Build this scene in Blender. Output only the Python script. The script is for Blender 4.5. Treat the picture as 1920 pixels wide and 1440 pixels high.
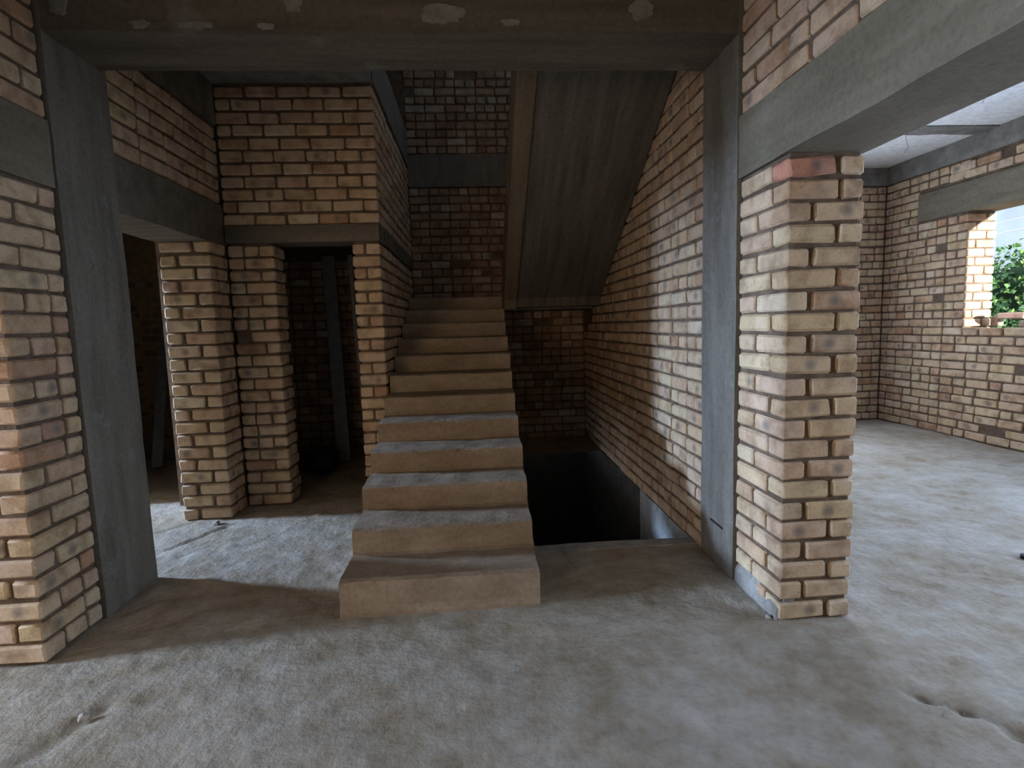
import bpy, bmesh, math, random
from mathutils import Vector, Matrix, noise

# ------------------------------------------------------------------ scene
for o in list(bpy.data.objects):
    bpy.data.objects.remove(o, do_unlink=True)
S = bpy.context.scene
C = S.collection
rng = random.Random(7)

# ------------------------------------------------------------------ camera
CAM = Vector((0, 0, 1.55))
FPX = 1030.0
AX_R = Vector((0.9971745, -0.0687165, -0.0303477))
AX_U = Vector((0.0373709, 0.1033444, 0.9939433))
AX_F = Vector((0.0651641, 0.9922691, -0.1056204))
cd = bpy.data.cameras.new('camera')
cd.sensor_width = 36.0
cd.lens = FPX / 1920 * 36
cd.clip_start = 0.05
cam = bpy.data.objects.new('camera', cd)
C.objects.link(cam)
m3 = Matrix((AX_R, AX_U, -AX_F)).transposed()
cam.matrix_world = Matrix.Translation(CAM) @ m3.to_4x4()
S.camera = cam


def proj(p):
    v = Vector(p) - CAM
    d = v.dot(AX_F)
    if d < 0.05:
        return None
    return (960 + FPX * v.dot(AX_R) / d, 720 - FPX * v.dot(AX_U) / d, d)


# ------------------------------------------------------------------ world, daylight, fill lamps
w = bpy.data.worlds.new('world')
S.world = w
w.use_nodes = True
nt = w.node_tree
bg = nt.nodes['Background']
bg.inputs[0].default_value = (0.74, 0.86, 1.0, 1)
bg.inputs[1].default_value = 4.5


def area(name, loc, direction, sx, sy, power, col):
    l = bpy.data.lights.new(name, 'AREA')
    l.shape = 'RECTANGLE'
    l.size, l.size_y = sx, sy
    l.energy = power
    l.color = col
    o = bpy.data.objects.new(name, l)
    C.objects.link(o)
    o.location = loc
    o.rotation_euler = Vector(direction).to_track_quat('-Z', 'Y').to_euler()
    return o


DAY = (0.56, 0.745, 1.0)
WARM = (1.0, 0.71, 0.43)   # tint of the added front fill lamp
# daylight entering by the window openings of the neighbouring rooms, plus added fill lamps
area('daylight_back_left_window', (-7.45, 4.86, 1.98), (1, 0, -.05), 0.42, 0.66, 1650, (0.50, 0.70, 1.0))
area('daylight_front_left_window', (-6.95, 2.12, 1.60), (1, 0, 0), 0.60, 1.40, 1000, DAY)
area('daylight_left_window', (-6.95, -0.10, 1.60), (1, 0, 0), 1.20, 1.40, 110, (0.66, 0.81, 1.0))
area('daylight_right_window', (5.93, 3.50, 1.70), (-1, 0, 0), 1.7, 1.50, 140, (0.36, 0.58, 1.0))
area('daylight_front_right_window', (5.93, 1.10, 1.70), (-1, 0, 0), 1.7, 1.50, 250, (0.64, 0.80, 1.0))
area('fill_far_back', (3.3, 7.63, 1.75), (0, -1, 0), 1.6, 1.40, 220, (0.72, 0.84, 1.0))  # added fill lamp brightening the far room, no window known there
area('fill_front_warm', (-3.2, -2.45, 1.70), (0, 1, 0), 1.8, 1.40, 110, WARM)  # added warm fill lamp behind the camera for the front-facing surfaces
sun = bpy.data.lights.new('sun', 'SUN')
sun.energy = 30
sun.color = (1.0, 0.97, 0.92)
sun.angle = math.radians(1.0)
so = bpy.data.objects.new('sun', sun)
C.objects.link(so)
so.rotation_euler = Vector((-.185, .97, -.12)).to_track_quat('-Z', 'Y').to_euler()
area('daylight_upper_window', (1.44, 5.6, 5.25), (-1, 0, -0.25), 1.2, 0.9, 5, DAY)

S.view_settings.view_transform = 'Standard'
S.view_settings.look = 'None'
S.view_settings.gamma = 1.0
S.view_settings.use_curve_mapping = False
S.view_settings.exposure = -1.0


# ------------------------------------------------------------------ materials
def mat_new(name):
    m = bpy.data.materials.new(name)
    m.use_nodes = True
    n = m.node_tree
    n.nodes.clear()
    out = n.nodes.new('ShaderNodeOutputMaterial')
    b = n.nodes.new('ShaderNodeBsdfPrincipled')
    b.inputs['Roughness'].default_value = 0.9
    b.inputs['Specular IOR Level'].default_value = 0.2
    n.links.new(b.outputs[0], out.inputs[0])
    return m, n, b


def nd(n, t, **kw):
    x = n.nodes.new(t)
    for k, v in kw.items():
        if k.startswith('i_'):
            x.inputs[k[2:].replace('_', ' ')].default_value = v
        else:
            setattr(x, k, v)
    return x


def ramp(n, stops, interp='LINEAR'):
    r = n.nodes.new('ShaderNodeValToRGB')
    r.color_ramp.interpolation = interp
    e = r.color_ramp.elements
    while len(e) < len(stops):
        e.new(0.5)
    for el, (p, c) in zip(e, stops):
        el.position = p
        el.color = (c[0], c[1], c[2], 1)
    return r


def mixc(n, mode, fac, a, b):
    x = n.nodes.new('ShaderNodeMix')
    x.data_type = 'RGBA'
    x.blend_type = mode
    for sock, v in ((x.inputs[0], fac), (x.inputs[6], a), (x.inputs[7], b)):
        if hasattr(v, 'links'):
            n.links.new(v, sock)
        elif isinstance(v, (int, float)):
            sock.default_value = v
        else:
            sock.default_value = (v[0], v[1], v[2], 1)
    return x.outputs[2]


def mth(n, op, a, b=None, c=None):
    x = n.nodes.new('ShaderNodeMath')
    x.operation = op
    for i, v in enumerate((a, b, c)):
        if v is None:
            continue
        if hasattr(v, 'links'):
            n.links.new(v, x.inputs[i])
        else:
            x.inputs[i].default_value = v
    return x.outputs[0]


def bump(n, b, height, strength, dist):
    x = n.nodes.new('ShaderNodeBump')
    x.inputs['Strength'].default_value = strength
    x.inputs['Distance'].default_value = dist
    n.links.new(height, x.inputs['Height'])
    n.links.new(x.outputs[0], b.inputs['Normal'])


def worldpos(n):
    return n.nodes.new('ShaderNodeNewGeometry').outputs['Position']


def scaled(n, v, s):
    x = n.nodes.new('ShaderNodeVectorMath')
    x.operation = 'MULTIPLY'
    n.links.new(v, x.inputs[0])
    x.inputs[1].default_value = s
    return x.outputs[0]


def noise_tex(n, v, scale, detail=4, rough=0.55):
    t = n.nodes.new('ShaderNodeTexNoise')
    t.inputs['Scale'].default_value = scale
    t.inputs['Detail'].default_value = detail
    t.inputs['Roughness'].default_value = rough
    n.links.new(v, t.inputs['Vector'])
    return t.outputs[0]


def brick_mat(name, joined=False, pal=None, tint=(1, 1, 1)):
    m, n, b = mat_new(name)
    P = worldpos(n)
    if joined:
        rnd = nd(n, 'ShaderNodeAttribute', attribute_name='rnd').outputs['Fac']
    else:
        rnd = n.nodes.new('ShaderNodeObjectInfo').outputs['Random']
    cols = pal or [(0.56, 0.41, 0.27), (0.58, 0.44, 0.31), (0.54, 0.37, 0.26), (0.58, 0.44, 0.28), (0.52, 0.36, 0.24),
                   (0.62, 0.50, 0.37), (0.55, 0.41, 0.29), (0.56, 0.40, 0.28), (0.59, 0.46, 0.31), (0.54, 0.39, 0.27),
                   (0.60, 0.46, 0.32), (0.52, 0.39, 0.28), (0.57, 0.41, 0.30), (0.57, 0.42, 0.27), (0.55, 0.39, 0.28),
                   (0.59, 0.44, 0.31), (0.47, 0.29, 0.19), (0.57, 0.43, 0.30)]
    cols = [tuple(c * t for c, t in zip(k, tint)) for k in cols]
    r = ramp(n, [(i / len(cols), c) for i, c in enumerate(cols)], 'CONSTANT')
    n.links.new(rnd, r.inputs[0])
    big = noise_tex(n, P, 9.0, 3)
    fine = noise_tex(n, P, 70.0, 5, 0.65)
    st = ramp(n, [(.30, (.62, .58, .54)), (.55, (1, 1, 1)), (.75, (1.08, 1.07, 1.05))])
    n.links.new(big, st.inputs[0])
    c = mixc(n, 'MULTIPLY', 1.0, r.outputs[0], st.outputs[0])
    fr = ramp(n, [(.30, (.72, .69, .66)), (.5, (1, 1, 1)), (.8, (1.06, 1.06, 1.06))])
    n.links.new(fine, fr.inputs[0])
    c = mixc(n, 'MULTIPLY', 0.8, c, fr.outputs[0])
    # pink / pale cloud on part of the brick
    pk = noise_tex(n, P, 5.0, 2)
    pr = ramp(n, [(.52, (0, 0, 0)), (.66, (1, 1, 1))])
    n.links.new(pk, pr.inputs[0])
    c = mixc(n, 'MIX', mth(n, 'MULTIPLY', pr.outputs[0], 0.22), c, (.60, .49, .43))
    if not joined:
        # dark firing spot on some bricks
        tc = n.nodes.new('ShaderNodeTexCoord').outputs['Object']
        sx = n.nodes.new('ShaderNodeSeparateXYZ')
        n.links.new(tc, sx.inputs[0])
        r2 = mth(n, 'FRACT', mth(n, 'MULTIPLY', rnd, 37.3))
        off = mth(n, 'MULTIPLY', mth(n, 'SUBTRACT', r2, 0.5), 0.12)
        dx = mth(n, 'SUBTRACT', sx.outputs[0], off)
        d2 = mth(n, 'ADD', mth(n, 'MULTIPLY', dx, dx), mth(n, 'MULTIPLY', sx.outputs[2], sx.outputs[2]))
        sp = ramp(n, [(.0, (1, 1, 1)), (.22, (.75, .75, .75)), (.6, (0, 0, 0))])
        n.links.new(mth(n, 'MULTIPLY', mth(n, 'SQRT', d2), 14.0), sp.inputs[0])
        on = mth(n, 'GREATER_THAN', mth(n, 'FRACT', mth(n, 'MULTIPLY', rnd, 91.7)), 0.80)
        c = mixc(n, 'MIX', mth(n, 'MULTIPLY', mth(n, 'MULTIPLY', sp.outputs[0], on), 0.78), c, (.14, .13, .13))
    n.links.new(c, b.inputs['Base Color'])
    h = mth(n, 'ADD', mth(n, 'MULTIPLY', fine, 0.6), big)
    bump(n, b, h, 0.4, 0.006)
    return m


def concrete_mat(name, c0, c1, c2, streak=(3, 3, .5), fine=45, bstr=.5, blotch=None):
    m, n, b = mat_new(name)
    P = worldpos(n)
    a = noise_tex(n, scaled(n, P, streak), 3.2, 5, .6)
    f = noise_tex(n, P, fine, 5, .65)
    r = ramp(n, [(.28, c0), (.5, c1), (.74, c2)])
    n.links.new(a, r.inputs[0])
    fr = ramp(n, [(.28, (.7, .7, .7)), (.55, (1, 1, 1)), (.8, (1.15, 1.15, 1.15))])
    n.links.new(f, fr.inputs[0])
    c = mixc(n, 'MULTIPLY', .8, r.outputs[0], fr.outputs[0])
    if blotch:
        k = noise_tex(n, P, blotch[1], 4, .6)
        kr = ramp(n, [(blotch[2], (0, 0, 0)), (blotch[2] + .08, (1, 1, 1))])
        n.links.new(k, kr.inputs[0])
        c = mixc(n, 'MIX', mth(n, 'MULTIPLY', kr.outputs[0], blotch[3]), c, blotch[0])
    n.links.new(c, b.inputs['Base Color'])
    bump(n, b, mth(n, 'ADD', f, mth(n, 'MULTIPLY', a, 1.5)), bstr, .008)
    return m


def plain_mat(name, col, rough=.8, var=.25, scale=12):
    m, n, b = mat_new(name)
    P = worldpos(n)
    k = noise_tex(n, P, scale, 4)
    r = ramp(n, [(.3, tuple(x * (1 - var) for x in col)), (.7, tuple(min(1, x * (1 + var)) for x in col))])
    n.links.new(k, r.inputs[0])
    n.links.new(r.outputs[0], b.inputs['Base Color'])
    b.inputs['Roughness'].default_value = rough
    return m


M = {}
M['brick'] = brick_mat('brick_clay')
M['brick_rows'] = brick_mat('brick_clay_rows', joined=True)
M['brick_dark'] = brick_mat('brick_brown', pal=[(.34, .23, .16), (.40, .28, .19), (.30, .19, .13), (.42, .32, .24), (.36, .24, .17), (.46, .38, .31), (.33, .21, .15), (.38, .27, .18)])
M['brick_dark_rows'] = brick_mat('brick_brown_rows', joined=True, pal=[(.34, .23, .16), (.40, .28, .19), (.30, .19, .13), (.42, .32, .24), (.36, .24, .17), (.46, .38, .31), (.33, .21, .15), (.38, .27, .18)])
M['mortar'] = concrete_mat('mortar', (.09, .062, .045), (.15, .108, .08), (.22, .17, .13), (3, 3, 3), 60, .9)
M['column'] = concrete_mat('concrete_column', (.135, .122, .104), (.185, .168, .146), (.24, .219, .193), (3, 3, .5), 40, .35, ((.25, .245, .235), 5, .60, .5))
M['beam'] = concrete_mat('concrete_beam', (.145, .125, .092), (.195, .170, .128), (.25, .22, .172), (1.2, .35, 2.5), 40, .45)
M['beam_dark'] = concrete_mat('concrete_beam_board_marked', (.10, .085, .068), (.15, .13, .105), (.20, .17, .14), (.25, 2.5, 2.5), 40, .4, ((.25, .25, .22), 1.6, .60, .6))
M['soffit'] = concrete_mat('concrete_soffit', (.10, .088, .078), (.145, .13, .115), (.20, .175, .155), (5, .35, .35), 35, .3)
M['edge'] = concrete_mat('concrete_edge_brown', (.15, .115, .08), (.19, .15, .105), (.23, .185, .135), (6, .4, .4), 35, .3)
M['stair'] = concrete_mat('concrete_stair', (.27, .21, .155), (.34, .265, .20), (.42, .34, .27), (1.2, 2, 2.2), 38, .55)
M['slab'] = concrete_mat('concrete_slab', (.15, .14, .13), (.22, .21, .19), (.30, .28, .26), (2, 2, 2), 40, .4)
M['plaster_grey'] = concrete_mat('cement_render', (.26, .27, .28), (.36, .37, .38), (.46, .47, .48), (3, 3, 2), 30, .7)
M['white_ceiling'] = concrete_mat('white_ceiling', (.74, .75, .76), (.82, .82, .83), (.86, .86, .86), (1, 1, 1), 20, .1)
M['warm_brick'] = plain_mat('plain_brickwork', (.48, .33, .19), .9, .2, 14)
M['render_foot'] = concrete_mat('cement_render_foot', (.22, .21, .20), (.30, .29, .28), (.38, .37, .36), (3, 3, 2), 40, .7)
M['shaded_concrete'] = concrete_mat('basement_concrete_shaded', (.06, .055, .05), (.09, .08, .075), (.12, .11, .10), (2, 2, 2), 30, .4)


def floor_mat():
    m, n, b = mat_new('dusty_screed')
    P = worldpos(n)
    a = noise_tex(n, P, 1.6, 6, .62)
    f = noise_tex(n, P, 30, 6, .68)
    f2 = noise_tex(n, P, 7, 5, .6)
    r = ramp(n, [(.36, (.27, .215, .155)), (.46, (.36, .31, .25)), (.55, (.42, .38, .335)), (.66, (.50, .465, .43))])
    n.links.new(mth(n, 'ADD', mth(n, 'MULTIPLY', a, .6), mth(n, 'MULTIPLY', f2, .4)), r.inputs[0])
    fr = ramp(n, [(.30, (.72, .70, .68)), (.52, (1, 1, 1)), (.8, (1.1, 1.1, 1.1))])
    n.links.new(f, fr.inputs[0])
    c = mixc(n, 'MULTIPLY', .55, r.outputs[0], fr.outputs[0])
    n.links.new(c, b.inputs['Base Color'])
    h = mth(n, 'ADD', mth(n, 'MULTIPLY', f, .28), f2)
    f3 = noise_tex(n, P, 110, 3, .6)
    bump(n, b, mth(n, 'ADD', h, mth(n, 'MULTIPLY', f3, .03)), .8, .026)
    return m


M['floor'] = floor_mat()


# ------------------------------------------------------------------ helpers
def mesh_obj(name, verts, faces, mat, parent=None, smooth=False):
    me = bpy.data.meshes.new(name)
    me.from_pydata(verts, [], faces)
    me.materials.append(mat)
    if smooth:
        me.polygons.foreach_set('use_smooth', [True] * len(me.polygons))
    me.update()
    o = bpy.data.objects.new(name, me)
    C.objects.link(o)
    if parent:
        o.parent = parent
    return o


def tag(o, label=None, cat=None, group=None, kind=None):
    if label:
        o['label'] = label
    if cat:
        o['category'] = cat
    if group:
        o['group'] = group
    if kind:
        o['kind'] = kind
    return o


def box_geo(x0, x1, y0, y1, z0, z1, sub=None, amp=0.0, fr=2.5, fn=None):
    """box as six grids; positions displaced by a continuous noise so the sides stay closed"""
    V, F, key = [], [], {}

    def vid(p):
        k = (round(p[0], 4), round(p[1], 4), round(p[2], 4))
        if k in key:
            return key[k]
        q = Vector(p)
        if fn:
            q = fn(q.copy())
        if amp:
            d = noise.noise_vector(Vector(p) * fr) + .5 * noise.noise_vector(Vector(p) * fr * 3.1)
            q = q + d * amp
        key[k] = len(V)
        V.append(tuple(q))
        return key[k]

    def lin(a, b):
        k = 1 if not sub else max(1, int(round((b - a) / sub)))
        return [a + (b - a) * i / k for i in range(k + 1)]
    xs, ys, zs = lin(x0, x1), lin(y0, y1), lin(z0, z1)

    def grid(us, vs, f, flip):
        for i in range(len(us) - 1):
            for j in range(len(vs) - 1):
                q = [vid(f(us[i], vs[j])), vid(f(us[i + 1], vs[j])), vid(f(us[i + 1], vs[j + 1])), vid(f(us[i], vs[j + 1]))]
                F.append(q[::-1] if flip else q)
    grid(xs, ys, lambda u, v: (u, v, z1), False)
    grid(xs, ys, lambda u, v: (u, v, z0), True)
    grid(xs, zs, lambda u, v: (u, y0, v), False)
    grid(xs, zs, lambda u, v: (u, y1, v), True)
    grid(ys, zs, lambda u, v: (x1, u, v), False)
    grid(ys, zs, lambda u, v: (x0, u, v), True)
    return V, F


def cbox(name, b, mat, parent=None, sub=.07, amp=.005, fr=2.5, fn=None, smooth=False):
    V, F = box_geo(*b, sub=sub, amp=amp, fr=fr, fn=fn)
    return mesh_obj(name, V, F, mat, parent, smooth)


def boxes(name, bl, mat, parent=None):
    V, F = [], []
    for b in bl:
        v, f = box_geo(*b)
        k = len(V)
        V += v
        F += [[i + k for i in q] for q in f]
    return mesh_obj(name, V, F, mat, parent)


def prism_x(name, prof, x0, x1, mat, parent=None):
    """profile of (y, z) extruded along x"""
    n = len(prof)
    V = [(x0, y, z) for y, z in prof] + [(x1, y, z) for y, z in prof]
    F = [[i, (i + 1) % n, n + (i + 1) % n, n + i] for i in range(n)]
    F += [list(range(n))[::-1], [n + i for i in range(n)]]
    o = mesh_obj(name, V, F, mat, parent)
    bm = bmesh.new()
    bm.from_mesh(o.data)
    bmesh.ops.recalc_face_normals(bm, faces=bm.faces)
    bm.to_mesh(o.data)
    bm.free()
    return o


def tube(name, pts, rad, mat, parent=None, seg=8):
    V, F = [], []
    pts = [Vector(p) for p in pts]
    for i, p in enumerate(pts):
        t = (pts[min(i + 1, len(pts) - 1)] - pts[max(i - 1, 0)]).normalized()
        a = t.cross(Vector((0, 0, 1)))
        if a.length < .05:
            a = t.cross(Vector((1, 0, 0)))
        a.normalize()
        b = t.cross(a)
        for k in range(seg):
            an = 2 * math.pi * k / seg
            V.append(tuple(p + (a * math.cos(an) + b * math.sin(an)) * rad))
    for i in range(len(pts) - 1):
        for k in range(seg):
            F.append([i * seg + k, i * seg + (k + 1) % seg, (i + 1) * seg + (k + 1) % seg, (i + 1) * seg + k])
    F.append(list(range(seg)))
    F.append([(len(pts) - 1) * seg + k for k in range(seg)][::-1])
    return mesh_obj(name, V, F, mat, parent, True)


# ------------------------------------------------------------------ brick meshes
BH = .089
PITCH = .105


def brick_mesh(name, L, D, H, seed, mat, rough=1.0):
    r = random.Random(seed)
    bm = bmesh.new()
    bmesh.ops.create_cube(bm, size=1)
    for v in bm.verts:
        v.co = Vector((v.co.x * L, v.co.y * D, v.co.z * H))
        v.co += Vector((r.uniform(-.004, .004), r.uniform(-.003, .003), r.uniform(-.003, .003))) * rough
        if r.random() < .12:
            v.co.x *= 1 - r.uniform(.02, .07) * rough
            v.co.z *= 1 - r.uniform(.03, .12) * rough
    bmesh.ops.bevel(bm, geom=bm.edges[:], offset=.011 + r.uniform(-.002, .003), segments=1, affect='EDGES', profile=.5)
    for v in bm.verts:
        v.co += Vector((r.uniform(-1, 1), r.uniform(-1, 1), r.uniform(-1, 1))) * .0016 * rough
    me = bpy.data.meshes.new(name)
    bm.to_mesh(me)
    bm.free()
    me.materials.append(mat)
    me.polygons.foreach_set('use_smooth', [p.area < .0028 for p in me.polygons])
    return me


POOL = {}


def pool(kind, mk):
    k = (kind, mk)
    if k not in POOL:
        L = {'long': .25, 'short': .12, 'mid': .18}[kind]
        POOL[k] = (L, [brick_mesh('brick_' + kind, L, .12, BH, 100 * hash_(kind) + i, M[mk]) for i in range(16)])
    return POOL[k]


def hash_(s):
    return sum(ord(c) for c in s) % 97


class Masonry:
    def __init__(self, host, mk='brick', cap=300):
        self.host, self.mk, self.cap, self.b = host, mk, cap, []

    def add(self, cx, cy, cz, lx, ly, h=BH):
        """axis-aligned brick lx by ly in plan"""
        self.b.append((cx, cy, cz, lx, ly, h))

    def face(self, axis, a0, a1, c, s, z0, rows, kinds='SH', start=None, end=None, ls=None, skip=None, seed=1,
             pitch=PITCH, depth=.11, clip=None, miss=.004, off=0.0):
        """lay one wall face. axis: direction of the courses, plane at c with outward sign s.
        start / end: 'own' = this face lays the corner brick, 'skip' = the other face does"""
        r = random.Random(seed)
        ls = ls or (1.0 if axis == 'x' else 1.18)
        os_ = 1.18 if axis == 'x' else 1.0
        LO, SH, J = .25 * ls, .12 * ls, .012 * ls
        oLO, oSH = .25 * os_, .12 * os_
        for row in range(rows):
            z = z0 + pitch * (row + .5) + r.uniform(-.003, .003)
            even = row % 2 == 0
            a, b = a0, a1
            items = []
            for side, mode in (('s', start), ('e', end)):
                if mode == 'own':
                    L = LO if even else SH
                    D = oSH if even else oLO
                    if side == 's':
                        items.append((a, a + L, D))
                        a += L + J
                    else:
                        items.append((b - L, b, D))
                        b -= L + J
                elif mode == 'skip':
                    L = SH if even else LO
                    if side == 's':
                        a += L + J
                    else:
                        b -= L + J
            kd = kinds[row % len(kinds)]
            cur = a
            first = True
            while b - cur > SH * .35:
                if kd == 'S':
                    L = LO
                    if first and not even:
                        L = SH if r.random() < .7 else LO * .75
                elif kd == 'H':
                    L = SH
                else:
                    L = LO if r.random() < .55 else SH
                L *= r.uniform(.95, 1.03)
                rem = b - (cur + L + J)
                if rem < SH * .55:
                    L = b - cur
                    if L > LO * 1.25:
                        L = L / 2 - J / 2
                items.append((cur, cur + L, None))
                cur += L + J * r.uniform(.7, 1.5)
                first = False
            for (p, q, D) in items:
                L = q - p
                if L < .03:
                    continue
                if r.random() < miss and D is None:
                    continue
                mid = (p + q) / 2
                if skip and skip(mid, z):
                    continue
                dep = D or depth
                po = r.uniform(-.003, .004) + off
                if D is None and r.random() < .06:
                    po -= .007
                cc = c + s * (po - dep / 2)
                h = BH * r.uniform(.96, 1.02)
                if axis == 'x':
                    self.add(mid, cc, z, L, dep, h)
                else:
                    self.add(cc, mid, z, dep, L, h)
        return self

    def build(self):
        r = random.Random(len(self.b))

        def size(t):
            q = proj(t[:3])
            if q is None:
                return -1e3
            inside = -60 < q[0] < 1980 and -60 < q[1] < 1500
            return max(t[3], t[4]) / q[2] - (0 if inside else 100)
        self.b.sort(key=size, reverse=True)
        for i, (cx, cy, cz, lx, ly, h) in enumerate(self.b[:self.cap]):
            long_x = lx >= ly
            L, D = (lx, ly) if long_x else (ly, lx)
            kind = 'long' if L > .205 else ('mid' if L > .15 else 'short')
            L0, ms = pool(kind, self.mk)
            o = bpy.data.objects.new('brick', ms[r.randrange(len(ms))])
            o.location = (cx, cy, cz)
            o.rotation_euler = (r.uniform(-.012, .012), r.uniform(-.010, .010),
                                (0 if long_x else math.pi / 2) + (math.pi if r.random() < .5 else 0) + r.uniform(-.012, .012))
            o.scale = (L / L0, D / .12, h / BH)
            C.objects.link(o)
            o.parent = self.host
        rest = self.b[self.cap:]
        if rest:
            V, F, R = [], [], []
            for (cx, cy, cz, lx, ly, h) in rest:
                long_x = lx >= ly
                L, D = (lx, ly) if long_x else (ly, lx)
                kind = 'long' if L > .205 else ('mid' if L > .15 else 'short')
                L0, ms = pool(kind, self.mk)
                me = ms[r.randrange(len(ms))]
                k = len(V)
                rv = r.random()
                for v in me.vertices:
                    x, y, z = v.co.x * L / L0, v.co.y * D / .12, v.co.z * h / BH
                    V.append((cx + x, cy + y, cz + z) if long_x else (cx - y, cy + x, cz + z))
                    R.append(rv)
                for p in me.polygons:
                    F.append([k + i for i in p.vertices])
            o = mesh_obj('brick_courses', V, F, M[self.mk + '_rows'], self.host)
            at = o.data.attributes.new('rnd', 'FLOAT', 'POINT')
            at.data.foreach_set('value', R)
            o['kind'] = 'stuff'


REC = .019   # mortar recess

# ------------------------------------------------------------------ main levels (metres)
XL, XR = -2.11, 1.50          # stair hall side wall planes
YB = 7.50                     # stair hall back wall
ZBEAM0, ZBEAM1 = 2.32, 2.65   # ring beam over the openings
COLY0, COLY1 = 3.05, 3.52     # column extent in depth
XS0, XS1 = -.79, .345         # staircase sides
XRR, YRR = 5.95, 7.70         # far room: window wall and back wall

# ------------------------------------------------------------------ floor
def floor_build():
    def axis(fine0, fine1, lo, hi, step, coarse):
        a = []
        x = lo
        while x < fine0 - 1e-6:
            a.append(x)
            x += coarse
        x = fine0
        while x < fine1 - 1e-6:
            a.append(x)
            x += step
        x = fine1
        while x < hi + 1e-6:
            a.append(x)
            x += coarse
        return a
    xs = axis(-3.0, 4.4, -7.75, 6.4, .026, .17)
    ys = axis(.9, 5.3, -2.75, 8.3, .026, .16)
    hole = (XS1, XR + .02, 3.69, 6.5)
    # snap to the stair opening
    xs = sorted(set(xs + [hole[0], hole[1]]))
    ys = sorted(set(ys + [hole[2], hole[3]]))
    cracks = [((-2.75, 4.25), (-2.36, 4.62), .012, .018), ((-2.3, 4.05), (-2.02, 4.55), .016, .022), ((-2.15, 3.85), (-2.02, 4.05), .012, .010),
              ((1.60, 2.10), (1.78, 1.99), .022, .014), ((1.74, 1.98), (1.86, 1.88), .026, .026), ((1.86, 1.89), (2.06, 1.71), .028, .030), ((1.94, 1.76), (2.16, 1.60), .034, .034),
              ((2.02, 1.84), (2.24, 1.72), .020, .016), ((1.66, 1.93), (1.76, 1.86), .016, .014), ((1.95, 2.22), (2.0, 2.19), .016, .018), ((1.95, 2.55), (2.2, 2.38), .008, .008), ((-1.62, 2.28), (-1.72, 2.02), .04, .018),
              ((2.75, 3.05), (3.1, 2.85), .02, .012)]
    V, F = [], []
    for y in ys:
        for x in xs:
            p = Vector((x, y, 0))
            z = .010 * noise.fractal(p * .9, 1.0, 2.0, 3) + .007 * noise.fractal(p * 3.3 + Vector((3, 1, 0)), .9, 2.1, 4)
            z += .004 * noise.noise(Vector((x * 9 + y * 4, y * 9 - x * 3, 4)) + .8 * noise.noise_vector(p * 3)) + .004 * max(0, noise.noise(p * 1.1 + Vector((5, 2, 0))) + .25) * noise.noise(Vector((x * 17, y * 17, 1)) + noise.noise_vector(p * 6)) 
            k = noise.noise(p * 6.2 + Vector((9, 9, 3)))
            if k > .35:
                z += (k - .35) * .03
            for (a, b, wd, dp) in cracks:
                a2, b2 = Vector((a[0], a[1], 0)), Vector((b[0], b[1], 0))
                if abs(x - a[0]) + abs(y - a[1]) > 1.0:
                    continue
                ab = b2 - a2
                t = max(0, min(1, (p - a2).dot(ab) / ab.length_squared))
                d = (p - a2 - ab * t).length + .02 * noise.noise(p * 14)
                if d < wd * 2:
                    z -= dp * max(0, 1 - max(0, d) / (wd * 1.6))
                elif d < wd * 4:
                    z += dp * .18 * (1 - d / (wd * 4))
            e = min(1, max(abs(x + .22) - .62, abs(y - 2.9) - .05, 0) / .3)
            V.append((x, y, z - .004))
    nx = len(xs)
    for j in range(len(ys) - 1):
        for i in range(nx - 1):
            if xs[i] >= hole[0] - 1e-6 and xs[i + 1] <= hole[1] + 1e-6 and ys[j] >= hole[2] - 1e-6 and ys[j + 1] <= hole[3] + 1e-6:
                continue
            F.append([j * nx + i, j * nx + i + 1, (j + 1) * nx + i + 1, (j + 1) * nx + i])
    o = mesh_obj('floor', V, F, M['floor'], None, True)
    tag(o, 'rough dusty grey cement floor of the unfinished house', kind='structure')
    # slab edge of the stair opening; its pale top paints a lit floor strip
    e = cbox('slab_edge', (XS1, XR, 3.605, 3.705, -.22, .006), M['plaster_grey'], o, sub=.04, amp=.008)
    return o


floor_build()

# ------------------------------------------------------------------ stair hall: right wall
wr = boxes('wall_right', [(XR + REC, XR + .38, COLY1, YB + .2, .0, 3.9)], M['mortar'])
tag(wr, 'brick side wall of the stairwell, partly lit, running down past the floor', kind='structure')
mz = Masonry(wr)


def above_soffit(y, z):
    return z > 3.34 - .6 * (y - 4.0) + .12


mz.face('y', COLY1 + .0, YB, XR, -1, -.02, 34, 'SHSM', seed=11, skip=above_soffit)
mz.build()
cbox('cement_render_strip', (XR + .002, XR + .2, 3.60, 4.95, -.55, -.018), M['plaster_grey'], wr, sub=.06, amp=.005, fr=5)  # pale render ends at the light's edge; darker shaft concrete paints the shade

# basement shaft under the opening, shade put into its dark colour
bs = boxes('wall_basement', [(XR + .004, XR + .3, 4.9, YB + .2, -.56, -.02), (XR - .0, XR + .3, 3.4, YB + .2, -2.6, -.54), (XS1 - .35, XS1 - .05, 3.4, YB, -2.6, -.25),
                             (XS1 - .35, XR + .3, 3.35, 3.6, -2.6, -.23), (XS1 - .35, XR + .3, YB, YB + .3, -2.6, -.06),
                             (XS1 - .35, XR + .3, 3.35, YB + .3, -2.7, -2.6)], M['shaded_concrete'])
tag(bs, 'concrete walls of the basement stair shaft, coloured dark as shade', kind='structure')

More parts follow.
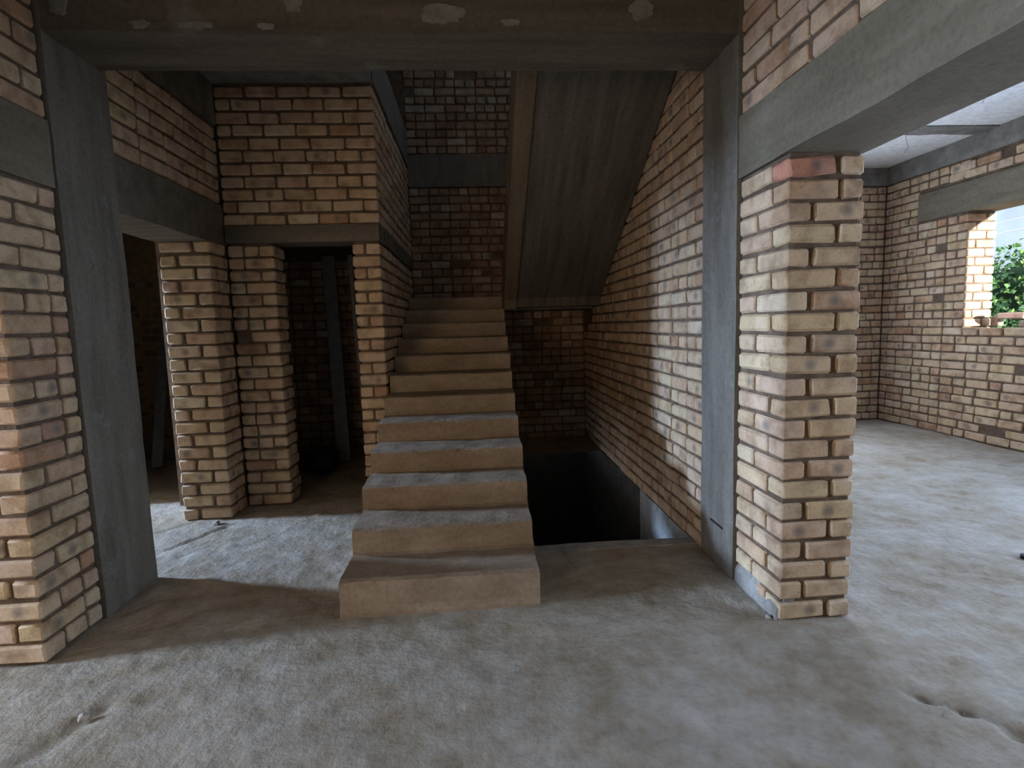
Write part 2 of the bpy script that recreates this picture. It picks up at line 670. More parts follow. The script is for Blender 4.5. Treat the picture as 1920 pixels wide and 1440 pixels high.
# ------------------------------------------------------------------ stair hall: back wall
wb = boxes('wall_back', [(-1.15, XR + .38, YB + REC, YB + .38, -.06, 6.2), (-2.7, -1.1, YB + REC, YB + .38, 3.0, 6.2)], M['mortar'])
tag(wb, 'brown brick back wall of the stairwell with dark concrete band', kind='structure')
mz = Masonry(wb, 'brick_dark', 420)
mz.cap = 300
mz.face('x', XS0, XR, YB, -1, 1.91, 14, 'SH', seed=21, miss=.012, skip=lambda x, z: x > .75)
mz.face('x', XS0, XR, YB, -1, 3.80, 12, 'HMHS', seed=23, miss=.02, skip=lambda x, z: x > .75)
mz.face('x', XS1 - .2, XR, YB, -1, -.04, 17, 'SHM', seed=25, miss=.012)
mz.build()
cbox('concrete_band', (XS0, XR, YB - .012, YB + .25, 3.39, 3.80), M['column'], wb, sub=.12, amp=.004)

# ------------------------------------------------------------------ stair hall: side wall beside the flight and store wall with doorway
ws = boxes('wall_store', [
    (-2.09 + REC, -1.703 - REC, 4.97 + REC, 5.22, 0, 2.32),
    (-1.031 + REC, XS0 - REC, 4.97 + REC, 5.22, 0, 2.32),
    (-2.09 + REC, XS0 - REC, 4.97 + REC, 5.22, 2.46, 3.64)], M['mortar'])
tag(ws, 'tan brick wall with a dark doorway beside the stairs', kind='structure')
mz = Masonry(ws)
# jamb left of the doorway
mz.face('x', -2.09, -1.703, 4.97, -1, 0, 22, 'M', end='own', seed=31, miss=.03)
# jamb right of the doorway: stretcher / two headers
for row in range(22):
    z = PITCH * (row + .5)
    if row % 2 == 0:
        mz.add(-.915, 4.97 + .07, z, .244, .14)
        mz.add(-.915, 4.97 + .225, z, .244, .14)
    else:
        g = rng.uniform(-.008, .008)
        mz.add(-.978 + g / 2, 4.97 + .14, z, .108 + g, .28)
        mz.add(-.855, 4.97 + .14, z, .122, .28)
# wall above the lintel band
mz.face('x', -2.10, XS0, 4.97, -1, 2.468, 11, 'SSSS', end='own', seed=35, miss=0)
# inner faces of the door jambs
mz.face('y', 5.11, 5.22, -1.703, 1, 0, 22, 'H', seed=39, ls=.7)
mz.build()
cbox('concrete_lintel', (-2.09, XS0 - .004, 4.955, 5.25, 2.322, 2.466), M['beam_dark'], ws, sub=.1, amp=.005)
wsl = boxes('wall_stair_left', [(-1.031 + REC, XS0 - REC, 5.22, YB, 0, 2.32), (-1.031 + REC, XS0 - REC, 5.22, YB, 2.46, 3.64)], M['mortar'])
tag(wsl, 'shadowed brick wall running along the stairs', kind='structure')
mz = Masonry(wsl)
mz.face('y', 5.28, YB, XS0, 1, 0, 22, 'SM', seed=33)
mz.face('y', 4.97, YB, XS0, 1, 2.468, 11, 'SM', start='skip', seed=37)
mz.build()
cbox('concrete_band', (-1.03, XS0 + .006, 5.25, YB, 2.322, 2.466), M['beam_dark'], wsl, sub=.12, amp=.005)
cbox('slab_edge', (-2.2, XS0 + .012, 4.95, YB, 3.645, 4.1), M['column'], wsl, sub=.15, amp=.004)

# brick pier standing between the two dark doorways
p1 = boxes('brick_pier', [(-2.49 + REC, -2.09 - REC, 4.65 + REC, 5.1, 0, 2.31)], M['mortar'])
tag(p1, 'free brick pier between the two dark doorways on the cracked lit floor', 'pier')
mz = Masonry(p1)
for row in range(22):
    z = PITCH * (row + .5) + rng.uniform(-.003, .003)
    j = rng.uniform(-.007, .007)
    if row % 2 == 0:
        mz.add(-2.09 - .127 + j / 2, 4.65 + .07, z, .254 - j, .140)
        mz.add(-2.49 + .062 + j / 2, 4.65 + .144, z, .122 + j, .288)
        ya, yb = 4.65 + .156, 4.65 + .304
    else:
        mz.add(-2.09 - .062 + j / 2, 4.65 + .144, z, .122 - j, .288)
        mz.add(-2.49 + .127 + j / 2, 4.65 + .07, z, .254 + j, .140)
        ya, yb = 4.65 + .304, 4.65 + .156
    if 4.965 - ya > .03:
        mz.add(-2.09 - .055, (ya + 4.965) / 2, z, .11, 4.965 - ya)
    mz.add(-2.49 + .055, (yb + 5.1) / 2, z, .11, 5.1 - yb)
mz.build()

# ------------------------------------------------------------------ left pier, column, beam, wall above
lp = boxes('brick_pier', [(-2.75, XL - REC, 2.64 + REC, COLY0, 0, ZBEAM0)], M['mortar'])
tag(lp, 'brick pier with pale front and dark burnt spots, against a grey column', 'pier')
mz = Masonry(lp)
mz.face('x', -2.75, XL, 2.64, -1, 0, 22, 'MS', end='own', seed=51, miss=0)
mz.face('y', 2.64, COLY0 - .002, XL, 1, 0, 22, 'MM', start='skip', seed=53, miss=0)
mz.build()

cl = cbox('concrete_column', (-2.50, XL + .012, COLY0 + .008, COLY1 + .03, 0, 3.62), M['column'], sub=.06, amp=.006)
tag(cl, 'dark grey concrete column beside the pale spotted brick pier and left doorway', 'column')

bl = cbox('concrete_beam', (-2.50, XL + .004, -2.4, COLY0, ZBEAM0, ZBEAM1), M['beam'], sub=.12, amp=.006)
tag(bl, 'concrete beam resting on the spotted brick pier, running forward', 'beam')
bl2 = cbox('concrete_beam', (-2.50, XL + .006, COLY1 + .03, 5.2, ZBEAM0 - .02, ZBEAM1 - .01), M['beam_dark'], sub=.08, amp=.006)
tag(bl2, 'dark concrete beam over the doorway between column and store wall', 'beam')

wu = boxes('wall_left_upper', [(-2.50, XL - REC, -2.4, COLY0, ZBEAM1, 3.62), (-2.50, XL - REC, COLY1 + .03, 5.2, ZBEAM1, 3.62)], M['mortar'])
tag(wu, 'brick infill above the beam on the doorway side', kind='structure')
mz = Masonry(wu)
mz.face('y', .6, COLY0 - .005, XL, 1, ZBEAM1, 9, 'SM', seed=61)
mz.face('y', COLY1 + .035, 4.965, XL, 1, ZBEAM1, 6, 'SM', seed=63, miss=.015)
mz.build()
cbox('concrete_band', (-2.5, XL + .012, COLY1 + .03, 4.97, 3.30, 3.63), M['beam_dark'], wu, sub=.1, amp=.006)

# ------------------------------------------------------------------ right column, pier, beam
cr = cbox('concrete_column', (XR - .012, XR + .38, COLY0 + .008, COLY1, 0, 3.62), M['column'], sub=.06, amp=.005)
tag(cr, 'grey concrete column between the stairwell wall and the clean-cornered brick pier', 'column')
cbox('tie_slot', (XR - .018, XR - .004, 3.19, 3.36, .258, .268), plain_mat('dark_gap', (.02, .02, .02)), cr, sub=None, amp=0)

rp = boxes('brick_pier', [(XR + REC, 1.88 - REC, 2.573 + REC, COLY0, 0, ZBEAM0)], M['mortar'])
tag(rp, 'free-standing brick pier with a broken red brick at its top', 'pier')
mz = Masonry(rp)
for row in range(22):
    z = PITCH * (row + .5) + rng.uniform(-.003, .003)
    top = row == 21
    j = rng.uniform(-.006, .006)
    if row % 2 == 0 or top:
        # front: stretcher at the corner, header at the far side
        mz.add(XR + .124 + j / 2, 2.573 + .07, z, .246 + j, .140)
        mz.add(1.88 - .058, 2.573 + .145 - .008 * rng.random(), z, .112, .29)
        mz.add(XR + .06, (2.573 + .156 + COLY0) / 2, z, .12, COLY0 - 2.573 - .158)
    else:
        mz.add(XR + .060 + j / 2, 2.573 + .144, z, .118 + j, .286)
        mz.add(1.88 - .122, 2.573 + .07 - .006 * rng.random(), z, .240, .140)
        mz.add(XR + .06, (2.573 + .304 + COLY0) / 2, z, .12, COLY0 - 2.573 - .306)
mz.face('y', 2.88, COLY0, 1.88, 1, 0, 22, 'HS', seed=71)
mz.build()
M['brick_red'] = brick_mat('brick_red', pal=[(.50, .22, .15), (.48, .24, .17), (.52, .25, .18)])
for o in rp.children:
    if o.name.startswith('brick') and o.location.z > 2.2 and abs(o.location.x - XR - .124) < .02 and o.location.y < 2.7:
        o.data = brick_mesh('brick_broken', .25, .12, BH, 77, M['brick_red'], 2.6)
        o.scale = (1.0, 1.16, 1.0)
        o.rotation_euler = (.02, -.05, .03)
        o['label'] = 'broken red corner brick'
# cement smear at the foot of the pier
cbox('cement_render_patch', (XR - .008, XR + .05, 2.585, 3.04, -.01, .19), M['render_foot'], rp, sub=.016, amp=.006, fr=12,
     fn=lambda q: Vector((q.x + .040 * max(0, min(1, (q.z - .06 - .09 * noise.noise(Vector((q.y * 9, 2, 0))) - .12 * max(0, q.y - 2.8)) / .05)), q.y, q.z)), smooth=True)

br = cbox('concrete_beam', (XR - .004, 1.89, -2.4, COLY0 + .01, ZBEAM0, ZBEAM1), M['beam'], sub=.09, amp=.007)
tag(br, 'long grey concrete beam resting on the free-standing brick pier', 'beam')
wru = boxes('wall_right_upper', [(XR + REC, 1.88, -2.4, COLY0, ZBEAM1, 3.62)], M['mortar'])
tag(wru, 'brick infill above the long grey beam', kind='structure')
mz = Masonry(wru)
mz.face('y', .6, COLY0 - .005, XR, -1, ZBEAM1, 9, 'SM', seed=81, miss=.02)
mz.build()

# ------------------------------------------------------------------ cross beam over the stair hall
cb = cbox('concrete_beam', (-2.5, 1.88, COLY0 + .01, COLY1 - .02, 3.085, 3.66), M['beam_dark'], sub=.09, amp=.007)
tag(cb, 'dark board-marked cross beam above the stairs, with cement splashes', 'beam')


def splat(cx, cz, rx, rz, seed, mat):
    r = random.Random(seed)
    y = COLY0 + .006
    n_ = 40
    ring = []
    for k in range(n_):
        a = 2 * math.pi * k / n_
        q = 1 + .45 * noise.noise(Vector((math.cos(a) * 1.9, math.sin(a) * 1.9, seed))) + .2 * noise.noise(Vector((math.cos(a) * 5, math.sin(a) * 5, seed)))
        ring.append((cx + rx * q * math.cos(a), cz + rz * q * math.sin(a)))
    V = [(x, y + .012, z) for x, z in ring] + [(cx + (x - cx) * .93, y - .006, cz + (z - cz) * .93) for x, z in ring]
    F = [[k, (k + 1) % n_, n_ + (k + 1) % n_, n_ + k] for k in range(n_)] + [[n_ + k for k in range(n_)][::-1]]
    return mesh_obj('cement_splash', V, F, mat, cb)


spm = concrete_mat('cement_splash', (.19, .185, .165), (.24, .235, .21), (.29, .28, .26), (3, 3, 3), 30, .5)
for k, a in enumerate([(-2.0, 3.22, .045, .06), (-.86, 3.22, .05, .05), (-.10, 3.17, .12, .05), (-1.62, 3.115, .05, .02),
                       (-1.35, 3.11, .09, .018), (-1.0, 3.105, .05, .015), (.25, 3.13, .05, .018), (.95, 3.2, .07, .05)]):
    splat(*a, seed=k + 3, mat=spm)

# ------------------------------------------------------------------ staircase
st = bpy.data.objects.new('staircase', None)
C.objects.link(st)
tag(st, 'bare concrete staircase rising to the landing in the brick stairwell', 'stairs')
TR, RI, Y0, Z0 = .355, .1562, 2.905, .196
for k in range(12):
    y0 = Y0 + TR * k
    z1 = Z0 + RI * k
    zb = 0 - .02 if k == 0 else z1 - RI - .04
    x0 = XS0 + .005 + rng.uniform(0, .006)
    x1 = XS1 - .03 + .004 * k + rng.uniform(-.006, .006)

    def nose(q, y0=y0, z1=z1, k=k):
        if abs(q.y - y0) < 1e-4:
            if abs(q.z - z1) < 1e-4:
                q.z -= .010 + .006 * noise.noise(q * 12)
                q.y += .007 + .006 * noise.noise(q * 15)
            else:
                q.y += .004 * noise.noise(q * 7)
                if k == 0 and q.z < .03:
                    q.y -= .012
        if abs(q.z - z1) < 1e-4 and abs(q.y - y0) > .01:
            q.z += .004 * noise.noise(q * 8)
        return q
    cbox('step', (x0, x1, y0, y0 + TR + .04 if k < 11 else 6.95, zb, z1), M['stair'], st, sub=.036, amp=.004, fr=4, fn=nose)
prism_x('waist_slab', [(3.15, -.02), (3.75, .10), (6.95, 1.52), (6.95, 1.80), (3.15, .16)], XS0 + .01, XS1 - .025, M['stair'], st)

ld = cbox('landing_slab', (XS0 + .01, XR - .01, 6.88, YB + .005, 1.74, 1.905), M['slab'], sub=.12, amp=.004)
tag(ld, 'concrete landing slab at the top of the stairs against the brown brick wall', 'landing')
uf = bpy.data.objects.new('stair_flight', None)
C.objects.link(uf)
tag(uf, 'underside of the upper concrete stair flight above the basement opening', 'stairs')
prof = [(6.80, 1.76), (6.46, 1.76), (6.42, 1.86), (3.515, 3.60), (3.515, 3.9)]
y, z = 3.80, 3.90
while y < 6.55:
    prof.append((y, z))
    prof.append((y, z - .18))
    y += .30
    z -= .18
prof += [(6.80, 1.905)]
prism_x('soffit_slab', prof, .50, XR - .008, M['soffit'], uf)
prism_x('edge_strip', [(6.82, 1.735), (6.45, 1.735), (6.40, 1.84), (3.515, 3.575), (3.515, 3.93), (3.8, 3.93), (6.5, 2.3), (6.82, 1.91)], .362, .502, M['edge'], uf)

# ------------------------------------------------------------------ store room behind the right doorway, room behind the left doorway
sr = boxes('wall_store_inner', [(-2.6, -.8, 6.95 + REC, 7.3, 0, 2.6), (-2.75, -2.49, 5.1, 8.0, 0, 2.6), (-2.5, -.8, 5.1, 7.3, 2.5, 2.7)], M['mortar'])
tag(sr, 'dim brick walls inside the store room', kind='structure')
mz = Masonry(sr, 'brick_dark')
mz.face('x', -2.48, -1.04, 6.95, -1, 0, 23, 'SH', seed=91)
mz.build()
wf = boxes('wall_room_left', [(-7.7, -2.5, 7.9, 8.2, 0, 3.6), (-7.7, -7.5, 2.9, 4.62, 0, 3.6), (-7.7, -7.5, 5.1, 8.2, 0, 3.6),
                              (-7.7, -7.5, 4.62, 5.10, 0, 1.6), (-7.7, -7.5, 4.62, 5.10, 2.36, 3.6),
                              (-7.5, -2.5, 3.10, 3.45, 0, 3.6), (-7.5, -3.6, 5.15, 5.45, 0, 3.6), (-4.6, -4.3, 3.45, 5.15, 2.0, 3.6)], M['warm_brick'])  # last box: unseen low beam added to keep lamp light off the doorway beam
tag(wf, 'brick walls of the dark room behind the doorway, with an added light-blocking beam', kind='structure')
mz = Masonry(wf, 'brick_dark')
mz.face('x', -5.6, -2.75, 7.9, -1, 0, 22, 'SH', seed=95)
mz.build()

# ------------------------------------------------------------------ front room shell around the camera
sh = boxes('wall_front', [(-7.2, -4.1, -2.8, -2.5, 0, 3.6), (-2.3, 6.4, -2.8, -2.5, 0, 3.6), (-4.1, -2.3, -2.8, -2.5, 0, 1.0), (-4.1, -2.3, -2.8, -2.5, 2.4, 3.6)], M['warm_brick'])
tag(sh, 'brick front wall of the house', kind='structure')
shl = boxes('wall_outer_left', [(-7.3, -7.0, -2.8, -.72, 0, 3.6), (-7.3, -7.0, .52, 1.78, 0, 3.6), (-7.3, -7.0, 2.46, 3.4, 0, 3.6), (-7.3, -7.0, 1.78, 2.46, 0, .88), (-7.3, -7.0, 1.78, 2.46, 2.32, 3.6), (-7.3, -7.0, -.72, .52, 0, .88), (-7.3, -7.0, -.72, .52, 2.32, 3.6)], M['warm_brick'])
tag(shl, 'outer brick wall of the room beyond the spotted pier', kind='structure')
bw = boxes('wall_sun_block', [(-12, 5, -7.3, -7.0, -.3, 4.2)], M['warm_brick'])  # unseen wall added to block the sun from the front opening
tag(bw, 'brick yard wall outside the front window', kind='structure')
ce = boxes('ceiling', [(-7.7, XR + .2, -2.8, COLY0 + .1, 3.62, 3.85), (-7.7, -2.3, COLY0, 8.2, 3.62, 3.85), (-2.5, XS0, COLY0, 5.3, 3.64, 3.85)], M['slab'])
tag(ce, 'grey concrete slab ceiling over the front room', kind='structure')
for nm, bl_, lb in (('wall_upper_left', [(-2.6, -2.4, 3.2, 7.7, 3.86, 6.2)], 'upper floor wall on the doorway side of the stairwell'),
                    ('wall_upper_right', [(XR, XR + .3, 3.2, 4.95, 3.9, 6.2), (XR, XR + .3, 6.25, 7.7, 3.9, 6.2),
                                          (XR, XR + .3, 4.95, 6.25, 3.9, 4.75), (XR, XR + .3, 4.95, 6.25, 5.75, 6.2)], 'upper floor wall with a window over the stairwell'),
                    ('wall_upper_front', [(-2.6, XR + .3, 3.0, 3.2, 3.86, 6.2)], 'upper floor wall above the cross beam')):
    tag(boxes(nm, bl_, M['warm_brick']), lb, kind='structure')
ru = boxes('ceiling_upper', [(-2.6, XR + .3, 3.0, 7.9, 6.2, 6.4)], M['slab'])
tag(ru, 'slab over the stairwell', kind='structure')

# ------------------------------------------------------------------ far room: window wall, back wall, ceiling
WY0, WY1, WZ0, WZ1 = 4.55, 6.36, 1.36, 2.76   # window opening
ww = boxes('wall_window', [
    (XRR + REC, XRR + .38 - REC, WY1 + REC, YRR + .4, 0, 3.62),
    (XRR + REC, XRR + .38 - REC, WY0, WY1 + .02, 0, WZ0 - .03),
    (XRR + REC, XRR + .38, WY0, WY1 + .02, WZ1 + .04, 3.62),
    (XRR + REC, XRR + .38, 4.4, WY0, 0, 3.62),
    (XRR + REC, XRR + .38, .2, 4.4, 0, .92), (XRR + REC, XRR + .38, .2, 4.4, 2.48, 3.62), (XRR + REC, XRR + .38, 1.98, 2.62, .9, 2.5),
    (XRR + REC, XRR + .38, -2.8, .2, 0, 3.62)], M['mortar'])
tag(ww, 'bright brick window wall of the far room', kind='structure')
mz = Masonry(ww)
mz.cap = 300


def wskip(y, z):
    if WY0 < y < WY1 + .01 and WZ0 - .03 < z < WZ1:
        return True
    if z > 2.73 and y < 7.10 and z < 3.12:
        return True
    return z > 3.36


mz.face('y', WY1 + .30, YRR, XRR, -1, 0, 33, 'MSHM', seed=101, skip=wskip, miss=.008)
# part in front of the far jamb: corner bricks turn into the reveal
for row in range(33):
    z = PITCH * (row + .5)
    if wskip(WY1 + .15, z) or z < WZ0 - .05:
        continue
    if row % 2 == 0:
        mz.add(XRR + .06, WY1 + .143, z, .12, .286)
        mz.add(XRR + .255, WY1 + .07, z, .246, .14)
    else:
        mz.add(XRR + .124, WY1 + .07, z, .246, .14)
        mz.add(XRR + .32, WY1 + .143, z, .12, .286)
        mz.add(XRR + .06, WY1 + .22, z, .12, .14)
mz.face('y', 4.3, WY1 + .29, XRR, -1, 0, 12, 'MSM', seed=103, miss=.03, skip=lambda y, z: z > 1.30 and y < WY1)
mz.face('y', 4.3, WY1 + .29, XRR, -1, 3.13, 3, 'SM', seed=105, miss=.01, skip=wskip)
# sill course
mz.face('y', 4.6, WY1 - .01, XRR, -1, 1.262, 1, 'S', seed=107, off=.006)
mz.build()
cbox('concrete_lintel', (XRR - .008, XRR + .40, 4.3, 7.11, 2.75, 3.10), M['beam'], ww, sub=.12, amp=.005)
cbox('concrete_ring_beam', (XRR - .012, XRR + .40, -2.0, YRR, 3.37, 3.615), M['slab'], ww, sub=.16, amp=.008)

wrb = boxes('wall_far_back', [(1.88, 2.48, YRR + REC, YRR + .38, 0, 3.62), (4.12, XRR + .4, YRR + REC, YRR + .38, 0, 3.62), (2.48, 4.12, YRR + REC, YRR + .38, 0, 1.02), (2.48, 4.12, YRR + REC, YRR + .38, 2.47, 3.62)], M['mortar'])
tag(wrb, 'sunlit brick back wall of the far room behind the pier', kind='structure')
mz = Masonry(wrb)
mz.face('x', 4.13, XRR - .005, YRR, -1, 0, 32, 'MSHS', seed=111)
mz.build()
cbox('concrete_ring_beam', (1.9, XRR, YRR - .012, YRR + .3, 3.37, 3.615), M['slab'], wrb, sub=.16, amp=.006)
crr = boxes('ceiling_far', [(1.70, XRR + .4, -2.8, 6.02, 3.615, 3.85), (1.70, XRR + .4, 6.30, YRR + .4, 3.615, 3.85)], M['white_ceiling'])
tag(crr, 'white ceiling panels of the far room', kind='structure')
cbox('grey_joint', (1.70, XRR + .4, 6.02, 6.30, 3.605, 3.82), M['slab'], crr, sub=.1, amp=.012, fr=5)
wsr = boxes('wall_stair_outer', [(XR + .36, 1.89, COLY0 + .05, YRR, 0, 3.62)], M['mortar'])
tag(wsr, 'far room side of the stairwell wall', kind='structure')

# loose bricks on the sill
sill_m = brick_mat('sill_brick', pal=[(.40, .28, .23), (.44, .30, .25), (.36, .27, .23), (.50, .32, .27)])
spots = [(6.28, 6.24, .0, 'short', 'reddish loose brick standing on end on the window sill beside the bright jamb', 1.0),
         (6.26, 6.02, .02, 'long', 'pale red brick lying askew on top of the sill bricks', 0),
         (6.24, 5.76, .0, 'long', 'brown sill brick lying next to the pale red askew brick', 0),
         (6.25, 5.45, .0, 'long', 'second brown sill brick counted from the pale red askew brick', 0),
         (6.24, 5.14, .0, 'long', 'third brown sill brick counted from the pale red askew brick', 0)]
for i, (x, yy, dz, kind, lab, stand) in enumerate(spots):
    me = brick_mesh('loose_brick', .27 if kind == 'long' else .12, .12, .078, 500 + i, sill_m)
    o = bpy.data.objects.new('loose_brick', me)
    o.location = (x, yy, WZ0 + (.064 if stand else .036) + dz)
    o.rotation_euler = ((math.pi / 2) if stand else 0, 0, math.pi / 2 + (.35 if i == 1 else rng.uniform(-.05, .05)))
    C.objects.link(o)
    tag(o, lab, 'brick', 'loose bricks on the window sill')
o = bpy.data.objects['loose_brick.001']
o.location.z = WZ0 + .128

# hanging wires from the far ceiling
wm = plain_mat('thin_wire', (.06, .06, .065), .5)
for i, (pts, lab) in enumerate([([(4.95, 6.10, 3.62), (4.93, 6.12, 3.52), (4.97, 6.13, 3.42), (4.94, 6.15, 3.36)], 'thin wire hanging from the grey ceiling joint of the far room'),
                                ([(4.75, 4.95, 3.62), (4.72, 4.93, 3.50), (4.68, 4.92, 3.43)], 'short dark wire stub hanging from the white ceiling panel')]):
    tag(tube('ceiling_wire', pts, .0022, wm, None, 6), lab, 'wire')

# ------------------------------------------------------------------ outside the window
gm = plain_mat('garden_soil', (.25, .21, .15))
gd = boxes('ground', [(6.34, 40, -20, 40, -.4, -.3)], gm)
tag(gd, 'garden ground outside the window', kind='structure')
nbm = plain_mat('pale_blue_wall', (.58, .64, .70), .9, .12, 1.2)
nb = bpy.data.objects.new('neighbouring_building', None)
C.objects.link(nb)
tag(nb, 'hazy pale blue building seen through the window', 'building')
boxes('wall', [(15.0, 21.0, 9.0, 26.0, -.3, 8.5)], nbm, nb)
boxes('roof_edge', [(14.8, 21.2, 8.8, 26.2, 8.5, 8.7)], plain_mat('pale_edge', (.6, .62, .64)), nb)
cm = plain_mat('white_cable', (.85, .86, .88), .5, .05)
for i, (za, zb) in enumerate([(3.52, 3.75), (3.28, 3.50)]):
    tag(tube('power_cable', [(12.4, 14.5, za), (12.2, 11.5, (za + zb) / 2 - .04), (12.0, 8.6, zb)], .012, cm, None, 6),
        ['upper white cable strung in front of the pale blue building', 'lower white cable strung in front of the pale blue building'][i], 'cable')


def leaf_mat():
    m, n, b = mat_new('leaf_green')
    rnd = nd(n, 'ShaderNodeAttribute', attribute_name='rnd').outputs['Fac']
    r = ramp(n, [(0, (.035, .09, .045)), (.45, (.09, .19, .07)), (.8, (.20, .33, .10)), (1, (.36, .46, .18))])
    n.links.new(rnd, r.inputs[0])
    n.links.new(r.outputs[0], b.inputs['Base Color'])
    b.inputs['Roughness'].default_value = .5
    return m


def tree(cx, cy, h, rx, count, seed, label):
    r = random.Random(seed)
    t = bpy.data.objects.new('leafy_bush', None)
    C.objects.link(t)
    tag(t, label, 'bush')
    tube('stem', [(cx, cy, -.32), (cx + .05, cy, h * .5), (cx, cy + .06, h * .85)], .05, plain_mat('bark', (.16, .11, .07)), t)
    V, F, R = [], [], []
    for i in range(count):
        a, b_ = r.uniform(0, 2 * math.pi), math.acos(r.uniform(-1, 1))
        q = r.uniform(.72, 1.02)
        p = Vector((math.sin(b_) * math.cos(a) * rx * q, math.sin(b_) * math.sin(a) * rx * q, math.cos(b_) * h * .5 * q))
        p *= 1 + .25 * noise.noise(p * 1.7 + Vector((seed, 0, 0)))
        p += Vector((cx, cy, h * .5))
        d = Vector((r.uniform(-1, 1), r.uniform(-1, 1), r.uniform(-1, .3))).normalized()
        e = d.cross(Vector((r.uniform(-1, 1), r.uniform(-1, 1), r.uniform(-1, 1)))).normalized()
        L, W = r.uniform(.08, .13), r.uniform(.035, .055)
        nn = d.cross(e) * .012
        k = len(V)
        V += [tuple(p), tuple(p + d * L * .5 + e * W + nn), tuple(p + d * L), tuple(p + d * L * .5 - e * W + nn)]
        F += [[k, k + 1, k + 2], [k, k + 2, k + 3]]
        rv = min(1, max(0, r.gauss(.42, .25)))
        R += [rv] * 4
    o = mesh_obj('foliage', V, F, M['leaf'], t)
    at = o.data.attributes.new('rnd', 'FLOAT', 'POINT')
    at.data.foreach_set('value', R)
    o['kind'] = 'stuff'
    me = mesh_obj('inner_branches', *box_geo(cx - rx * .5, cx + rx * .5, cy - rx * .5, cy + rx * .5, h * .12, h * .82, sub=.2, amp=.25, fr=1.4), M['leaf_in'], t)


M['leaf'] = leaf_mat()
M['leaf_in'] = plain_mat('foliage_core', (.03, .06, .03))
tree(10.3, 9.7, 2.75, 1.15, 5200, 3, 'dense green leafy bush right outside the window')
tree(13.4, 9.4, 3.3, 1.15, 3000, 5, 'yellow green taller bush beside the dense one outside the window')

# ------------------------------------------------------------------ things lying about
pm = plain_mat('grey_pipe', (.30, .30, .31), .6, .15)
pm2 = plain_mat('grey_blue_board', (.26, .27, .29), .7, .2)


def plank(name, a, b, wd, th, mat, side):
    a, b = Vector(a), Vector(b)
    t = (b - a).normalized()
    s = (Vector(side) - t * Vector(side).dot(t)).normalized()
    n_ = t.cross(s)
    V = []
    for p in (a, b):
        for (i, j) in ((-1, -1), (1, -1), (1, 1), (-1, 1)):
            V.append(tuple(p + s * wd / 2 * i + n_ * th / 2 * j))
    F = [[0, 1, 5, 4], [1, 2, 6, 5], [2, 3, 7, 6], [3, 0, 4, 7], [3, 2, 1, 0], [4, 5, 6, 7]]
    o = mesh_obj(name, V, F, mat)
    bm = bmesh.new()
    bm.from_mesh(o.data)
    bmesh.ops.bevel(bm, geom=bm.edges[:], offset=min(wd, th) * .12, segments=1, affect='EDGES')
    bmesh.ops.recalc_face_normals(bm, faces=bm.faces)
    bm.to_mesh(o.data)
    bm.free()
    return o


tag(plank('board', (-1.58, 6.45, .03), (-1.72, 6.88, 2.45), .15, .03, pm2, (1, 0, 0)), 'broad grey board leaning in the dark store room', 'board')
tag(tube('pipe', [(-1.30, 6.45, .02), (-1.39, 6.66, 1.2), (-1.465, 6.88, 2.45)], .028, pm, None, 10), 'thin grey pipe leaning beside the broad board', 'pipe')
tag(tube('pipe', [(-1.13, 6.4, .02), (-1.25, 6.66, 1.2), (-1.36, 6.88, 2.4)], .022, pm, None, 10), 'second slimmer pipe leaning nearest the store doorway jamb', 'pipe')
tag(tube('rod', [(-1.95, 6.82, 1.60), (-1.5, 6.84, 1.58), (-1.1, 6.83, 1.61)], .008, pm, None, 6), 'thin horizontal rod across the store room wall', 'rod')
tag(plank('board', (-3.75, 6.55, .03), (-4.15, 7.75, 1.75), .12, .03, pm2, (1, 0, 0)), 'grey board leaning in the dark room behind the left doorway', 'board')

# dark sack in the store room
sk = []
V, F = [], []
nu, nv = 16, 9
for j in range(nv + 1):
    ph = math.pi * j / nv
    for i in range(nu):
        th = 2 * math.pi * i / nu
        p = Vector((math.sin(ph) * math.cos(th) * .20, math.sin(ph) * math.sin(th) * .17, .145 - math.cos(ph) * .15))
        q = 1 + .22 * noise.noise(p * 9)
        V.append((-1.72 + p.x * q, 6.02 + p.y * q, max(.0, p.z * (1 + .15 * noise.noise(p * 6)))))
for j in range(nv):
    for i in range(nu):
        F.append([j * nu + i, j * nu + (i + 1) % nu, (j + 1) * nu + (i + 1) % nu, (j + 1) * nu + i])
tag(mesh_obj('sack', V, F, plain_mat('black_sack', (.02, .02, .024), .6), None, True), 'dark lumpy sack on the store room floor', 'sack')

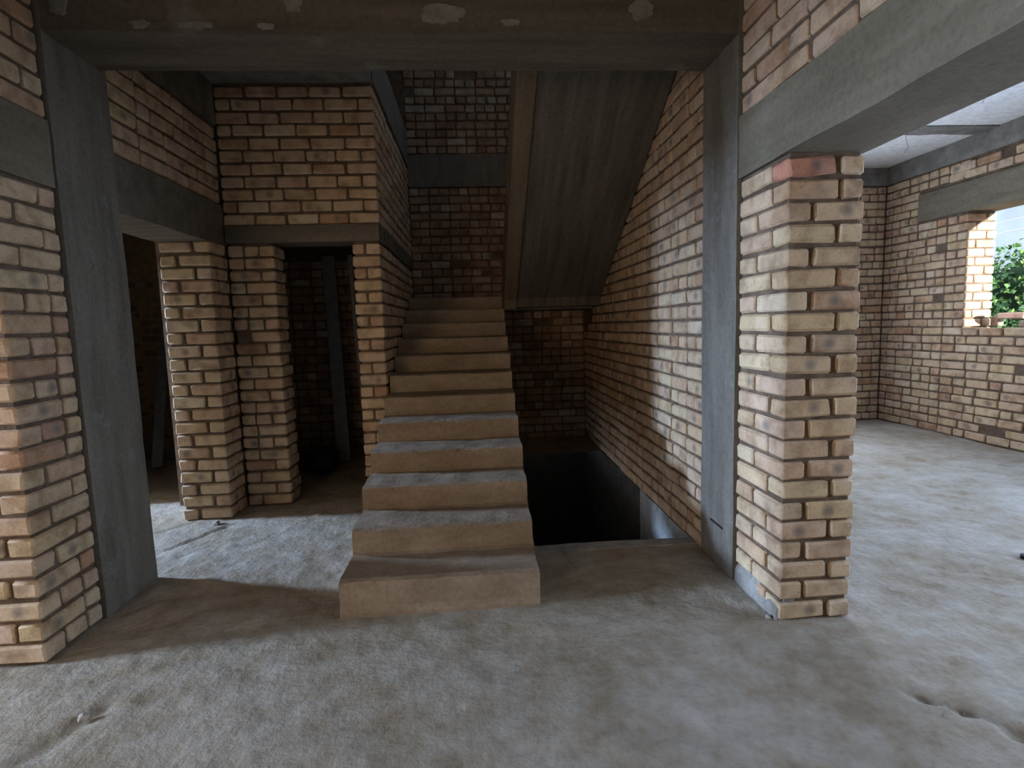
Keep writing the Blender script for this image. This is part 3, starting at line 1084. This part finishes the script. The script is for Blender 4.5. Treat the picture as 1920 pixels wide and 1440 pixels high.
# mortar crumbs on the floor
crm = concrete_mat('mortar_crumb', (.3, .29, .28), (.38, .37, .36), (.45, .44, .43), (4, 4, 4), 40, .4)
for i, (x, yy, s, lab) in enumerate([(-2.17, 4.53, .030, 'small cement lump at the foot of the pier between the doorways'),
                                     (-1.66, 2.22, .022, 'small grey crumb in the lit floor near the spotted brick pier'),
                                     (1.47, 2.62, .016, 'white cement chip at the foot of the free-standing pier')]):
    bm = bmesh.new()
    bmesh.ops.create_icosphere(bm, subdivisions=2, radius=s)
    for v in bm.verts:
        v.co *= 1 + .45 * noise.noise(v.co * 60 + Vector((i, 0, 0)))
        v.co.z = v.co.z * .7 + s * .45
    me = bpy.data.meshes.new('cement_lump')
    bm.to_mesh(me)
    bm.free()
    me.materials.append(crm)
    o = bpy.data.objects.new('cement_lump', me)
    o.location = (x, yy, -.004)
    C.objects.link(o)
    tag(o, lab, 'lump')

# flip-flop at the edge of the far room
ff = bpy.data.objects.new('flip_flop', None)
C.objects.link(ff)
tag(ff, 'dark blue flip-flop sandal with pale insole on the grey floor', 'sandal')
ffx, ffy = 3.50, 3.06
outl = []
for k in range(28):
    a = 2 * math.pi * k / 28
    yy = math.cos(a)
    wd = .046 + .008 * yy - .010 * math.exp(-((yy + .15) / .4) ** 2)
    outl.append((math.sin(a) * wd, yy * .135))
ca, sa = math.cos(1.35), math.sin(1.35)


def ffp(x, yy, z):
    return (ffx + x * ca - yy * sa, ffy + x * sa + yy * ca, z)


def slab(name, sc, z0, z1, mat):
    n_ = len(outl)
    V = [ffp(x * sc, yy * sc, z0) for x, yy in outl] + [ffp(x * sc, yy * sc, z1) for x, yy in outl]
    F = [[k, (k + 1) % n_, n_ + (k + 1) % n_, n_ + k] for k in range(n_)] + [[n_ + k for k in range(n_)], list(range(n_))[::-1]]
    return mesh_obj(name, V, F, mat, ff)


navy = plain_mat('navy_rubber', (.012, .014, .035), .5, .1)
slab('sole', 1.0, .0, .020, navy)
slab('insole', .86, .019, .023, plain_mat('pale_insole', (.62, .62, .66), .7, .08))
tube('strap', [ffp(.046, -.01, .018), ffp(.036, .02, .05), ffp(.008, .06, .052), ffp(.0, .085, .022)], .007, navy, ff, 8)
tube('strap', [ffp(-.046, -.01, .018), ffp(-.036, .02, .05), ffp(-.008, .06, .052), ffp(.0, .085, .022)], .007, navy, ff, 8)
